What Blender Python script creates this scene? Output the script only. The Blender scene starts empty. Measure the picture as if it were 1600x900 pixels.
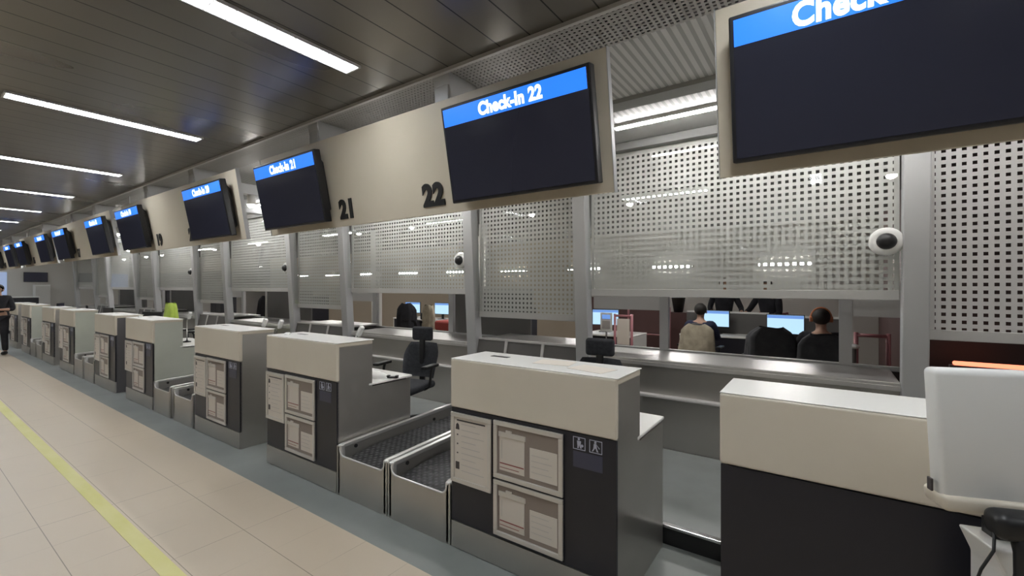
import bpy, bmesh, math, random
from mathutils import Vector, Matrix, Euler
random.seed(7)
R = math.radians
scene = bpy.context.scene
COL = scene.collection

# ------------------------------------------------------------------ camera, exposure, world
cam_d = bpy.data.cameras.new('camera')
cam = bpy.data.objects.new('camera', cam_d); COL.objects.link(cam)
cam.location = (0, -2.03, 1.60)
cam.rotation_euler = (R(90), 0, R(90 - 54.872))
cam_d.sensor_width = 36
cam_d.lens = 696.5 / 1600 * 36
cam_d.shift_y = -3 / 1600
cam_d.clip_start = 0.02; cam_d.clip_end = 200
scene.camera = cam
scene.view_settings.view_transform = 'Standard'
scene.view_settings.look = 'None'
scene.view_settings.gamma = 1
scene.view_settings.use_curve_mapping = False
scene.view_settings.exposure = 0.62
HALL = 30.0      # radiance of the hall's ceiling strips
BACK = 50.0       # radiance of the strip light behind the signs
OFFICE = 60.0
SPOT = 60.0
w = bpy.data.worlds.new('world'); scene.world = w
w.use_nodes = True
w.node_tree.nodes['Background'].inputs[0].default_value = (.5, .53, .6, 1)
w.node_tree.nodes['Background'].inputs[1].default_value = 0.15

# ------------------------------------------------------------------ materials
def mat(name, col, rough=.5, metal=0, emit=None, es=0, spec=.5):
    m = bpy.data.materials.new(name); m.use_nodes = True
    b = m.node_tree.nodes['Principled BSDF']
    b.inputs['Base Color'].default_value = (*col, 1)
    b.inputs['Roughness'].default_value = rough
    b.inputs['Metallic'].default_value = metal
    b.inputs['Specular IOR Level'].default_value = spec
    if emit:
        b.inputs['Emission Color'].default_value = (*emit, 1)
        b.inputs['Emission Strength'].default_value = es
    return m
def nt(m): return m.node_tree, m.node_tree.nodes, m.node_tree.links, m.node_tree.nodes['Principled BSDF']
def vary(m, c2, scale=(3, 3, 3), detail=4, lo=.35, hi=.65, rough=None, bump=0):
    t, N, L, b = nt(m)
    tc = N.new('ShaderNodeTexCoord'); mp = N.new('ShaderNodeMapping'); mp.inputs['Scale'].default_value = scale
    L.new(tc.outputs['Object'], mp.inputs[0])
    n = N.new('ShaderNodeTexNoise'); n.inputs['Scale'].default_value = 1; n.inputs['Detail'].default_value = detail
    L.new(mp.outputs[0], n.inputs['Vector'])
    r = N.new('ShaderNodeMapRange'); r.inputs[1].default_value = lo; r.inputs[2].default_value = hi
    L.new(n.outputs[0], r.inputs[0])
    mx = N.new('ShaderNodeMix'); mx.data_type = 'RGBA'
    mx.inputs[6].default_value = b.inputs['Base Color'].default_value; mx.inputs[7].default_value = (*c2, 1)
    L.new(r.outputs[0], mx.inputs[0]); L.new(mx.outputs[2], b.inputs['Base Color'])
    if rough:
        rr = N.new('ShaderNodeMapRange'); rr.inputs[3].default_value = rough[0]; rr.inputs[4].default_value = rough[1]
        L.new(r.outputs[0], rr.inputs[0]); L.new(rr.outputs[0], b.inputs['Roughness'])
    if bump:
        bp = N.new('ShaderNodeBump'); bp.inputs['Strength'].default_value = bump; bp.inputs['Distance'].default_value = .01
        L.new(n.outputs[0], bp.inputs['Height']); L.new(bp.outputs[0], b.inputs['Normal'])
    return m
def cells(N, L, vec, pitch, size, axes):
    """1 inside square holes of the given size on a square grid, along two axes"""
    sp = N.new('ShaderNodeSeparateXYZ'); L.new(vec, sp.inputs[0])
    out = None
    for a in axes:
        d = N.new('ShaderNodeMath'); d.operation = 'DIVIDE'; L.new(sp.outputs[a], d.inputs[0]); d.inputs[1].default_value = pitch
        f = N.new('ShaderNodeMath'); f.operation = 'FRACT'; L.new(d.outputs[0], f.inputs[0])
        s = N.new('ShaderNodeMath'); s.operation = 'SUBTRACT'; L.new(f.outputs[0], s.inputs[0]); s.inputs[1].default_value = .5
        ab = N.new('ShaderNodeMath'); ab.operation = 'ABSOLUTE'; L.new(s.outputs[0], ab.inputs[0])
        lt = N.new('ShaderNodeMath'); lt.operation = 'LESS_THAN'; L.new(ab.outputs[0], lt.inputs[0]); lt.inputs[1].default_value = size / pitch / 2
        if out is None: out = lt
        else:
            m = N.new('ShaderNodeMath'); m.operation = 'MULTIPLY'; L.new(out.outputs[0], m.inputs[0]); L.new(lt.outputs[0], m.inputs[1]); out = m
    return out.outputs[0]
def perforated(name, col, pitch, size, axes, rough=.5, metal=.1):
    m = mat(name, col, rough, metal); t, N, L, b = nt(m)
    tc = N.new('ShaderNodeTexCoord')
    c = cells(N, L, tc.outputs['Object'], pitch, size, axes)
    iv = N.new('ShaderNodeMath'); iv.operation = 'SUBTRACT'; iv.inputs[0].default_value = 1; L.new(c, iv.inputs[1])
    L.new(iv.outputs[0], b.inputs['Alpha'])
    return m
def lines(m, pitch, width, axis, dark, bump=.4):
    t, N, L, b = nt(m)
    tc = N.new('ShaderNodeTexCoord')
    c = cells(N, L, tc.outputs['Object'], pitch, width, (axis,))
    mx = N.new('ShaderNodeMix'); mx.data_type = 'RGBA'
    src = b.inputs['Base Color']
    if src.is_linked: L.new(src.links[0].from_socket, mx.inputs[6])
    else: mx.inputs[6].default_value = src.default_value
    mx.inputs[7].default_value = (*dark, 1)
    L.new(c, mx.inputs[0]); L.new(mx.outputs[2], b.inputs['Base Color'])
    return m

M = {}
M['cream'] = vary(mat('cream_laminate', (.68, .62, .52), .32), (.64, .58, .48), (2, 2, 2))
M['signcream'] = vary(mat('cream_sign_panel', (.60, .535, .43), .45), (.56, .50, .395), (1.5, 1.5, 1.5))
M['white'] = mat('white_plastic', (.80, .80, .78), .3)
M['whitetop'] = mat('white_laminate_and_lit_hood', (.90, .89, .86), .25)  # on the desk hoods this white stands for overhead light
M['steel'] = vary(mat('brushed_steel', (.56, .54, .51), .38, .93), (.47, .455, .43), (1.2, 1.2, 3), detail=1.5, lo=.25, hi=.75, rough=(.34, .48))
M['steelb'] = vary(mat('brushed_steel_bright', (.78, .77, .75), .34, .8), (.70, .69, .68), (2, 1, 2), detail=1, lo=.2, hi=.8)
M['sidepalerefl'] = vary(mat('steel_side_pale_reflection', (.58, .60, .53), .3, .2), (.5, .52, .46), (1.5, 1.5, 1.5))  # pale reflection on a steel side put into the colour
M['sidedarkrefl'] = mat('steel_side_dark_reflection', (.10, .095, .10), .45)  # dark reflection on a steel side, painted as its colour
M['navy'] = vary(mat('blue_black_laminate', (.014, .014, .021), .36), (.018, .018, .025), (2, 2, 2))
M['black'] = mat('black_plastic', (.012, .012, .013), .4)
M['fabric'] = vary(mat('black_mesh_fabric', (.018, .02, .025), .85), (.03, .032, .038), (40, 40, 40), bump=.3)
M['charcoal'] = vary(mat('charcoal_cloth', (.03, .032, .036), .9), (.05, .05, .055), (9, 9, 9), bump=.5)
M['beigecloth'] = vary(mat('beige_cloth', (.42, .37, .28), .9), (.28, .25, .19), (9, 9, 9), bump=.6)
M['hivis'] = vary(mat('yellow_green_cloth', (.55, .72, .12), .8), (.45, .6, .1), (12, 12, 12), bump=.5)
M['chrome'] = mat('polished_steel', (.7, .7, .7), .15, 1)
M['post'] = vary(mat('grey_painted_metal', (.50, .505, .51), .42, .2), (.46, .465, .47), (1, 1, 1))
M['mullion'] = mat('light_grey_painted_metal', (.46, .46, .46), .45, .1)
M['perf'] = perforated('perforated_grey_metal', (.64, .63, .625), .05, .0235, (0, 2), .5, .1)
M['perfsmall'] = perforated('finely_perforated_metal', (.42, .41, .40), .03, .016, (0, 1), .5, .2)
M['flange'] = mat('pale_grey_metal_flange', (.56, .55, .54), .45, .1)
M['platform'] = vary(mat('grey_rubber_platform', (.24, .255, .25), .5), (.2, .215, .21), (3, 3, 3))
M['signblack'] = mat('black_letter_paint', (.012, .012, .012), .5)
M['screen'] = mat('dark_display_glass', (.012, .013, .02), .14, emit=(.020, .020, .030), es=.3)
M['bezel'] = mat('black_display_housing', (.012, .012, .014), .35)
M['blue'] = mat('blue_display_band', (.01, .08, .4), .3, emit=(.018, .15, .80), es=1.05)
M['textlit'] = mat('white_display_lettering', (.8, .8, .8), .4, emit=(.85, .93, 1), es=1.0)
M['paper'] = mat('printed_paper', (.68, .62, .55), .6)
M['paperframe'] = mat('silver_snap_frame', (.66, .63, .59), .35, .5)
M['paperback'] = mat('brown_grey_poster_ground', (.27, .22, .19), .5)
M['print'] = mat('dark_print', (.06, .05, .05), .6)
M['redprint'] = mat('red_print', (.3, .09, .08), .6)
M['greyprint'] = mat('grey_print', (.45, .42, .40), .6)
M['pictw'] = mat('white_pictogram', (.45, .46, .55), .5)
M['pictblue'] = mat('dim_blue_label', (.05, .052, .085), .4)
M['belt'] = mat('black_rubber_belt', (.05, .05, .055), .42)
M['yellow'] = vary(mat('yellow_floor_tape', (.60, .57, .17), .45), (.66, .62, .27), (2, 6, 6))
M['lightframe'] = mat('white_light_frame', (.7, .7, .7), .5)
M['glow'] = mat('fluorescent_diffuser', (.9, .9, .9), .5, emit=(.93, .97, 1), es=HALL)
M['glowback'] = mat('led_strip', (.9, .9, .9), .5, emit=(1, .98, .96), es=BACK)
M['glowoffice'] = mat('office_strip', (.9, .9, .9), .5, emit=(1, .98, .95), es=OFFICE)
M['glowspot'] = mat('spot_lens', (.9, .9, .9), .5, emit=(1, .97, .92), es=SPOT)
M['orangeglow'] = mat('red_lit_bar', (.8, .1, .04), .4, emit=(1, .22, .12), es=1.6)
M['maroon'] = vary(mat('maroon_panel', (.11, .055, .055), .5), (.14, .075, .075), (1, 1, 1))
M['maroondark'] = mat('dark_brown_panel', (.055, .038, .036), .4)
M['pink'] = mat('rose_painted_metal', (.42, .17, .19), .45)
M['red'] = mat('red_upholstery', (.36, .06, .05), .7)
M['darkpanel'] = vary(mat('dark_grey_panel', (.10, .095, .09), .4, .1), (.13, .125, .12), (1, 1, 1))
M['skin'] = mat('skin', (.45, .27, .19), .5)
M['hair'] = mat('dark_hair', (.015, .012, .01), .6)
M['blackcloth'] = vary(mat('black_cloth', (.014, .014, .018), .9), (.022, .022, .028), (9, 9, 9), bump=.3)
M['navycloth'] = mat('navy_cloth', (.02, .025, .06), .9)
M['lcd'] = mat('pale_blue_lcd', (.1, .1, .1), .3, emit=(.45, .70, .95), es=.75)
M['lcdhead'] = mat('blue_lcd_header', (.05, .1, .2), .3, emit=(.14, .28, .65), es=.7)
M['wallg'] = vary(mat('grey_wall_paint', (.42, .42, .40), .7), (.38, .38, .365), (1, 1, 1))
M['wallhall'] = mat('hall_wall_paint', (.34, .33, .31), .7)
M['wallw'] = mat('white_wall_paint', (.66, .65, .62), .6)
M['glassblue'] = mat('blue_tinted_window', (.30, .38, .55), .3, emit=(.35, .45, .7), es=.35)
M['wallbeige'] = mat('beige_wall_paint', (.48, .42, .34), .7)
M['officefloor'] = vary(mat('tan_office_floor', (.38, .30, .21), .5), (.33, .26, .18), (2, 2, 2))

# floor tiles
def tile_floor():
    m = mat('beige_floor_tiles', (.56, .47, .36), .36); t, N, L, b = nt(m)
    tc = N.new('ShaderNodeTexCoord'); mp = N.new('ShaderNodeMapping')
    # joints on a .383 m grid: one at x = -2.74, one at y = -.65
    mp.inputs['Location'].default_value = (2.74 + .1915, .65 + .1915, 0)
    L.new(tc.outputs['Object'], mp.inputs[0])
    jy = cells(N, L, mp.outputs[0], .383, .0045, (1,)); jx = cells(N, L, mp.outputs[0], .383, .004, (0,))
    n2 = N.new('ShaderNodeTexNoise'); n2.inputs['Scale'].default_value = 1.1; n2.inputs['Detail'].default_value = 1
    L.new(tc.outputs['Object'], n2.inputs['Vector'])
    wear = N.new('ShaderNodeMapRange'); wear.inputs[1].default_value = .45; wear.inputs[2].default_value = .6; L.new(n2.outputs[0], wear.inputs[0])
    mj = N.new('ShaderNodeMath'); mj.operation = 'MULTIPLY'; L.new(jx, mj.inputs[0]); L.new(wear.outputs[0], mj.inputs[1])
    mm = N.new('ShaderNodeMath'); mm.operation = 'MAXIMUM'; L.new(mj.outputs[0], mm.inputs[0]); L.new(jy, mm.inputs[1])
    fa = N.new('ShaderNodeMath'); fa.operation = 'MULTIPLY'; fa.inputs[1].default_value = .75; L.new(mm.outputs[0], fa.inputs[0])
    n = N.new('ShaderNodeTexNoise'); n.inputs['Scale'].default_value = 1.3; n.inputs['Detail'].default_value = 3
    L.new(tc.outputs['Object'], n.inputs['Vector'])
    c1 = N.new('ShaderNodeMix'); c1.data_type = 'RGBA'; c1.inputs[6].default_value = (.585, .49, .375, 1); c1.inputs[7].default_value = (.53, .445, .345, 1)
    L.new(n.outputs[0], c1.inputs[0])
    mx = N.new('ShaderNodeMix'); mx.data_type = 'RGBA'; mx.inputs[7].default_value = (.15, .115, .085, 1)
    L.new(fa.outputs[0], mx.inputs[0]); L.new(c1.outputs[2], mx.inputs[6]); L.new(mx.outputs[2], b.inputs['Base Color'])
    return m
M['tiles'] = tile_floor()
M['greyfloor'] = vary(mat('grey_green_vinyl_floor', (.235, .25, .24), .42), (.20, .215, .205), (2, 2, 2))
M['ceil'] = lines(vary(mat('dark_bronze_metal_ceiling', (.165, .152, .134), .29, .55), (.20, .185, .163), (1.0, .35, 1), detail=1, lo=.25, hi=.75, rough=(.24, .38)), .2, .008, 0, (.02, .02, .018))
M['ceilrib'] = lines(mat('ribbed_grey_metal_ceiling', (.56, .56, .55), .45, .2), .05, .022, 0, (.34, .34, .335))
M['ceilgrey'] = mat('plain_grey_ceiling', (.42, .42, .41), .6)
M['ceildark'] = mat('dark_office_ceiling', (.10, .10, .10), .7)
M['band'] = mat('grey_ceiling_band', (.22, .22, .215), .5)

def glass_mat(name, fac_min=.04, tint=(1, 1, 1)):
    m = bpy.data.materials.new(name); m.use_nodes = True
    t = m.node_tree; N = t.nodes; L = t.links; N.clear()
    o = N.new('ShaderNodeOutputMaterial'); mx = N.new('ShaderNodeMixShader')
    tr = N.new('ShaderNodeBsdfTransparent'); tr.inputs[0].default_value = (*tint, 1)
    gl = N.new('ShaderNodeBsdfGlossy'); gl.inputs['Roughness'].default_value = .01
    fr = N.new('ShaderNodeFresnel'); fr.inputs[0].default_value = 1.5
    ge = N.new('ShaderNodeNewGeometry'); iv = N.new('ShaderNodeMath'); iv.operation = 'SUBTRACT'; iv.inputs[0].default_value = 1
    L.new(ge.outputs['Backfacing'], iv.inputs[1]); mu = N.new('ShaderNodeMath'); mu.operation = 'MULTIPLY'
    L.new(iv.outputs[0], mu.inputs[0]); L.new(fr.outputs[0], mu.inputs[1])
    L.new(mu.outputs[0], mx.inputs[0]); L.new(tr.outputs[0], mx.inputs[1]); L.new(gl.outputs[0], mx.inputs[2])
    L.new(mx.outputs[0], o.inputs[0]); return m
M['glass'] = glass_mat('clear_glass', tint=(.96, .97, .96))

# ------------------------------------------------------------------ mesh helpers
class MB:
    def __init__(s): s.bm = bmesh.new()
    def _mark(s): s._v = set(s.bm.verts)
    def _new(s): return [v for v in s.bm.verts if v not in s._v]
    def box(s, a, b, bev=0, seg=2, mtx=None):
        s._mark()
        c = [(a[i] + b[i]) / 2 for i in range(3)]; d = [abs(b[i] - a[i]) for i in range(3)]
        bmesh.ops.create_cube(s.bm, size=1, matrix=Matrix.Translation(c) @ Matrix.Diagonal((*d, 1)))
        nv = s._new()
        if bev:
            es = list({e for v in nv for e in v.link_edges})
            bmesh.ops.bevel(s.bm, geom=es, offset=bev, segments=seg, affect='EDGES', profile=.5)
            nv = s._new()
        if mtx is not None: bmesh.ops.transform(s.bm, matrix=mtx, verts=nv)
        return s
    def poly(s, pts, vec, bev=0, seg=2):
        """extrude a planar polygon along vec"""
        s._mark()
        vs = [s.bm.verts.new(p) for p in pts]; f = s.bm.faces.new(vs)
        r = bmesh.ops.extrude_face_region(s.bm, geom=[f])
        vv = [g for g in r['geom'] if isinstance(g, bmesh.types.BMVert)]
        bmesh.ops.translate(s.bm, vec=vec, verts=vv)
        nv = s._new()
        bmesh.ops.recalc_face_normals(s.bm, faces=list({f for v in nv for f in v.link_faces}))
        if bev:
            es = list({e for v in nv for e in v.link_edges})
            bmesh.ops.bevel(s.bm, geom=es, offset=bev, segments=seg, affect='EDGES', profile=.5)
        return s
    def cyl(s, p, q, r, r2=None, n=16):
        p = Vector(p); q = Vector(q); d = q - p
        m = Matrix.Translation((p + q) / 2) @ d.to_track_quat('Z', 'Y').to_matrix().to_4x4()
        bmesh.ops.create_cone(s.bm, cap_ends=True, segments=n, radius1=r, radius2=r if r2 is None else r2, depth=d.length, matrix=m)
        return s
    def tube(s, pts, r, n=8):
        P = [Vector(p) for p in pts]; rings = []
        for i, p in enumerate(P):
            t = (P[min(i + 1, len(P) - 1)] - P[max(i - 1, 0)]).normalized()
            q = t.to_track_quat('Z', 'Y').to_matrix()
            rr = r[i] if isinstance(r, (list, tuple)) else r
            rings.append([s.bm.verts.new(p + q @ Vector((rr * math.cos(2 * math.pi * k / n), rr * math.sin(2 * math.pi * k / n), 0))) for k in range(n)])
        for a, b in zip(rings, rings[1:]):
            # align rings
            off = min(range(n), key=lambda o: sum((a[k].co - b[(k + o) % n].co).length for k in range(n)))
            for k in range(n):
                s.bm.faces.new((a[k], a[(k + 1) % n], b[(k + 1 + off) % n], b[(k + off) % n]))
        s.bm.faces.new(rings[0][::-1]); s.bm.faces.new(rings[-1])
        return s
    def ball(s, c, r, sub=2, u=16, v=10):
        rr = r if isinstance(r, (tuple, list)) else (r, r, r)
        bmesh.ops.create_uvsphere(s.bm, u_segments=u, v_segments=v, radius=1, matrix=Matrix.Translation(c) @ Matrix.Diagonal((*rr, 1)))
        return s
    def lathe(s, prof, c=(0, 0, 0), axis='Z', n=24):
        rings = []
        for r, h in prof:
            ring = []
            for k in range(n):
                a = 2 * math.pi * k / n
                if axis == 'Z': p = (c[0] + r * math.cos(a), c[1] + r * math.sin(a), c[2] + h)
                else: p = (c[0] + r * math.cos(a), c[1] + h, c[2] + r * math.sin(a))
                ring.append(s.bm.verts.new(p))
            rings.append(ring)
        for a, b in zip(rings, rings[1:]):
            for k in range(n): s.bm.faces.new((a[k], a[(k + 1) % n], b[(k + 1) % n], b[k]))
        s.bm.faces.new(rings[0][::-1]); s.bm.faces.new(rings[-1])
        return s
    def grid(s, f, nu, nv, thick=0):
        """surface f(u,v) with optional thickness along local normals"""
        vs = [[s.bm.verts.new(f(i / nu, j / nv)) for j in range(nv + 1)] for i in range(nu + 1)]
        fs = [s.bm.faces.new((vs[i][j], vs[i + 1][j], vs[i + 1][j + 1], vs[i][j + 1])) for i in range(nu) for j in range(nv)]
        if thick: bmesh.ops.solidify(s.bm, geom=fs, thickness=thick)
        return s
    def build(s, name, m, parent=None, smooth=False, label=None, loc=None):
        bmesh.ops.recalc_face_normals(s.bm, faces=s.bm.faces)
        me = bpy.data.meshes.new(name); s.bm.to_mesh(me); s.bm.free()
        me.materials.append(M[m] if isinstance(m, str) else m)
        if smooth:
            for p in me.polygons: p.use_smooth = True
        o = bpy.data.objects.new(name, me); COL.objects.link(o)
        if parent: o.parent = parent
        if loc: o.location = loc
        if label: o['label'] = label
        return o
def tag(o, label, cat, group=None, kind=None):
    o['label'] = label; o['category'] = cat
    if group: o['group'] = group
    if kind: o['kind'] = kind
    return o
def thing(name, label, cat, loc=(0, 0, 0), rot=(0, 0, 0), group=None):
    o = bpy.data.objects.new(name, None); COL.objects.link(o); o.empty_display_size = .1
    o.location = loc; o.rotation_euler = rot
    return tag(o, label, cat, group)
def struct(o): o['kind'] = 'structure'; return o
def kids(o): return [c for c in bpy.data.objects if c.parent == o]
def copy_tree(o, parent=None):
    c = o.copy(); COL.objects.link(c)
    if parent: c.parent = parent
    for k in kids(o): copy_tree(k, c)
    return c
def B(a, b, name, m, parent=None, bev=0, seg=2, label=None): return MB().box(a, b, bev, seg).build(name, m, parent, label=label)
def text_mesh(body, size, offset=0, extrude=.003, align='CENTER', space=1.0):
    cu = bpy.data.curves.new('t', 'FONT'); cu.body = body; cu.size = size; cu.offset = offset
    cu.extrude = extrude; cu.align_x = align; cu.space_character = space; cu.resolution_u = 4
    o = bpy.data.objects.new('t', cu); COL.objects.link(o)
    dg = bpy.context.evaluated_depsgraph_get()
    me = bpy.data.meshes.new_from_object(o.evaluated_get(dg))
    bpy.data.objects.remove(o); bpy.data.curves.remove(cu)
    return me
def text_obj(name, body, size, m, parent, loc, offset=0, extrude=.003, align='CENTER', sx=1, space=1.0):
    me = text_mesh(body, size, offset, extrude, align, space); me.name = name
    me.materials.clear(); me.materials.append(M[m])
    me.transform(Matrix.Rotation(R(90), 4, 'X') @ Matrix.Diagonal((sx, 1, 1, 1)))
    o = bpy.data.objects.new(name, me); COL.objects.link(o); o.location = loc
    if parent: o.parent = parent
    return o
RORD = ['rightmost', 'second from the right', 'third from the right', 'fourth from the right', 'fifth from the right', 'sixth from the right',
        'seventh from the right', 'eighth from the right', 'ninth from the right', 'tenth from the right', 'eleventh from the right', 'twelfth from the right']

# ------------------------------------------------------------------ the setting
ZC = 2.95
struct(B((-42, -14, -.2), (12, -.27, 0), 'floor', 'tiles'))
struct(B((-42, -.27, -.2), (12, 2.9, 0), 'floor', 'greyfloor'))
struct(B((-42, 2.9, -.2), (12, 11, 0), 'floor', 'officefloor'))
struct(B((-42, -14, ZC), (12, 0.0, ZC + .12), 'ceiling', 'ceil'))
struct(B((-42, .34, ZC), (12, 1.04, ZC + .12), 'ceiling', 'ceilrib'))
struct(B((-42, 1.19, ZC), (12, 1.5, ZC + .12), 'ceiling', 'ceilrib'))
struct(B((-42, 1.5, ZC + .005), (12, 2.3, ZC + .12), 'ceiling', 'ceilgrey'))
struct(B((-42, 2.3, ZC), (12, 11, ZC + .12), 'ceiling', 'ceildark'))
struct(B((-42, 1.04, ZC - .03), (12, 1.19, ZC + .12), 'trim_1', 'band'))
struct(B((-42, -.012, ZC - .022), (12, .012, ZC + .10), 'trim_2', 'flange'))       # pale lip at the ceiling's edge
struct(B((-42, .012, ZC - .002), (12, .34, ZC + .002), 'trim_3', 'perfsmall'))   # perforated strip
struct(B((-42, .0, ZC + .115), (12, .36, ZC + .135), 'trim_4', 'black'))
struct(B((-42, 2.0, ZC - .07), (12, 2.16, ZC), 'trim_5', 'band'))
struct(B((-42.2, -14, 0), (-42, 11, ZC), 'wall_left', 'wallhall'))
struct(B((12, -14, 0), (12.2, 11, ZC), 'wall_right', 'wallhall'))
struct(B((-42, -14.2, 0), (12, -14, ZC), 'wall_front', 'wallhall'))
struct(B((-42, 11, 0), (12, 11.2, ZC), 'wall_back', 'wallg'))
# the steel service wall behind the operators
struct(B((-23, 2.10, .0), (4, 2.16, .58), 'wall_service_lower', 'steel'))
struct(B((-23, 2.135, .58), (4, 2.18, .89), 'wall_service_upper', 'steel'))
struct(MB().box((-23, 2.06, .575), (4, 2.14, .60), .008).build('trim_6', 'flange'))
# yellow tape
tag(B((-42, -1.135, 0.0003), (-.8, -1.05, .0022), 'floor_tape', 'yellow'), 'yellow safety line taped on the beige floor tiles, parallel to the desks', 'floor tape')

# ------------------------------------------------------------------ hall ceiling lights
def make_ceiling_light(L=1.18, W=.12, glow='glow'):
    t = thing('ceiling_light', '', 'ceiling light')
    f = MB()
    f.box((-W / 2 - .012, 0, -.014), (-W / 2, L, 0)); f.box((W / 2, 0, -.014), (W / 2 + .012, L, 0))
    f.box((-W / 2 - .012, -.012, -.014), (W / 2 + .012, 0, 0)); f.box((-W / 2 - .012, L, -.014), (W / 2 + .012, L + .012, 0))
    f.build('light_frame', 'lightframe', t)
    B((-W / 2, 0, -.006), (W / 2, L, -.001), 'diffuser', glow, t)
    lv = MB()
    for i in range(1, 12): lv.box((-W / 2, L * i / 12 - .0025, -.014), (W / 2, L * i / 12 + .0025, -.006))
    lv.box((-.002, 0, -.013), (.002, L, -.006))
    lv.build('louvre', 'lightframe', t)
    return t
cl0 = make_ceiling_light()
n = 0
lxs = [-2.4 - 2.3 * i for i in range(0, 11)] + [-.1, 2.2, 4.5]
for ri, yy in enumerate((-1.52, -4.6, -8.2, -12.2)):  # rear rows and rightmost lamps are unseen, added to light the hall
    for i, x in enumerate(lxs):
        if ri and (i % 2) : continue
        o = cl0 if n == 0 else copy_tree(cl0)
        o.location = (x, yy, ZC); n += 1
        if ri == 0 and i < 8:
            wd = ['large strip light nearest the camera at the top of the picture', 'second strip light from the camera in the ceiling row, whole length in view',
                  'third ceiling strip light from the camera, reaching the left picture edge', 'fourth ceiling strip light from the camera', 'fifth ceiling strip light from the camera',
                  'sixth ceiling strip light from the camera', 'seventh ceiling strip light from the camera', 'eighth ceiling strip light from the camera, a thin far line'][i]
            tag(o, wd, 'ceiling light', 'strip lights in the dark hall ceiling')
        elif ri == 0 and i < 11: tag(o, 'tiny far strip light in the ceiling beyond the eighth one', 'ceiling light', 'farthest hall strip lights')
        else: tag(o, 'white strip light added in the dark hall ceiling outside the picture to light the hall', 'ceiling light', 'added hall strip lights out of view')

# strip lights above the operators; all but the nearest added to brighten the back
lb0 = None
for i, x in enumerate([-1.46, -5.46, -9.46, -13.46, -17.46, 2.2]):
    t = thing('linear_light', '%s slim white strip light on the grey ceiling behind the signs' % (['nearest', 'added second nearest', 'added third nearest', 'added fourth nearest', 'added fifth nearest', 'added hidden'][i]), 'strip light', (x, 1.55, ZC), group='strip lights behind the signs')
    B((0, -.03, -.022), (2.4, .03, .005), 'light_body', 'lightframe', t)
    MB().box((.01, -.02, -.034), (2.39, .02, -.022), .006).build('light_tube', 'glowback', t)

# office ceiling lights
for i, (x, y) in enumerate([(-1.9, 4.4), (-6.2, 4.6), (-10, 4.6), (-14, 4.6), (-18, 4.6)]):
    t = thing('office_light', 'white strip light on the office ceiling behind the perforated panels', 'ceiling light', (x, y, ZC), group='office ceiling strip lights')
    B((-.6, -.07, -.05), (.6, .07, 0), 'light_body', 'lightframe', t)
    B((-.58, -.055, -.056), (.58, .055, -.05), 'diffuser', 'glowoffice', t)

for i in range(9):
    t = thing('wall_light', 'slim strip light on the far wall of the office, seen through the perforations', 'strip light', (-.74 - 2.4 * i, 9.38, 2.08), group='strip lights on the far office wall')
    B((-.5, -.05, -.03), (.5, .02, .03), 'light_body', 'lightframe', t)
    B((-.48, -.062, -.024), (.48, -.05, .024), 'diffuser', 'glowoffice', t)

# ------------------------------------------------------------------ posts, perforated panels, glass
POSTX = [.5, -2.0, -3.45, -5.95, -7.45, -9.95, -11.45, -13.95, -15.45, -17.95, -19.45, -21.9]
def lean(z): return 2.09 - .06 * (z - .95)
PN = {0: 'beside the dome camera, right of the wide window', 1: 'between the narrow and the wide window behind desk 22', 2: 'left of the narrow window behind desk 22',
      3: 'just under the left end of the number 21 sign', 4: 'behind the right part of the desk 20', 5: 'behind the desk 19'}
for i, x in enumerate(POSTX):
    mb = MB()
    z0, z1 = .62, ZC
    pts = [(x - .07, lean(z0) - .06, z0), (x - .07, lean(z0) + .06, z0), (x - .07, lean(z1) + .06, z1), (x - .07, lean(z1) - .06, z1)]
    mb.poly(pts, (.14, 0, 0), .008, 2)
    t = thing('support_post', 'grey metal post of the service wall, %s' % RORD[i], 'post', (0, 0, 0), group='grey posts of the service wall')
    mb.build('post_shaft', 'post', t)
    MB().box((x - .085, lean(.62) - .07, .60), (x + .085, lean(.62) + .075, .63), .004).build('post_foot', 'steelb', t)
    # arm carrying the sign panels, with a small downlight
    a = thing('ceiling_bracket', 'grey bracket arm from the %s post to the sign panels' % RORD[i], 'bracket arm', (x, 0, 0), group='arms under the ceiling')
    MB().box((-.06, .03, ZC - .20), (.06, 1.90, ZC - .075), .006).build('arm_beam', 'post', a)
    MB().poly([(-.07, .02, ZC - .002), (-.07, .30, ZC - .002), (-.07, .22, ZC - .12), (-.07, .05, ZC - .17)], (.14, 0, 0), .004).build('bracket', 'post', a)
    MB().box((-.04, 1.2, ZC - .076), (.04, 1.3, ZC - .0), .003).build('hanger', 'post', a)
    d = thing('downlight', 'small round downlight under the arm of the %s post' % RORD[i], 'downlight', (x, .69, ZC - .20), group='downlights under the arms')
    MB().lathe([(.045, 0), (.048, -.08), (.055, -.12), (.05, -.12)]).build('lamp_can', 'white', d, True)
    MB().ball((0, 0, -.125), (.046, .046, .034)).build('lamp_lens', 'glowspot', d, True)

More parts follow.
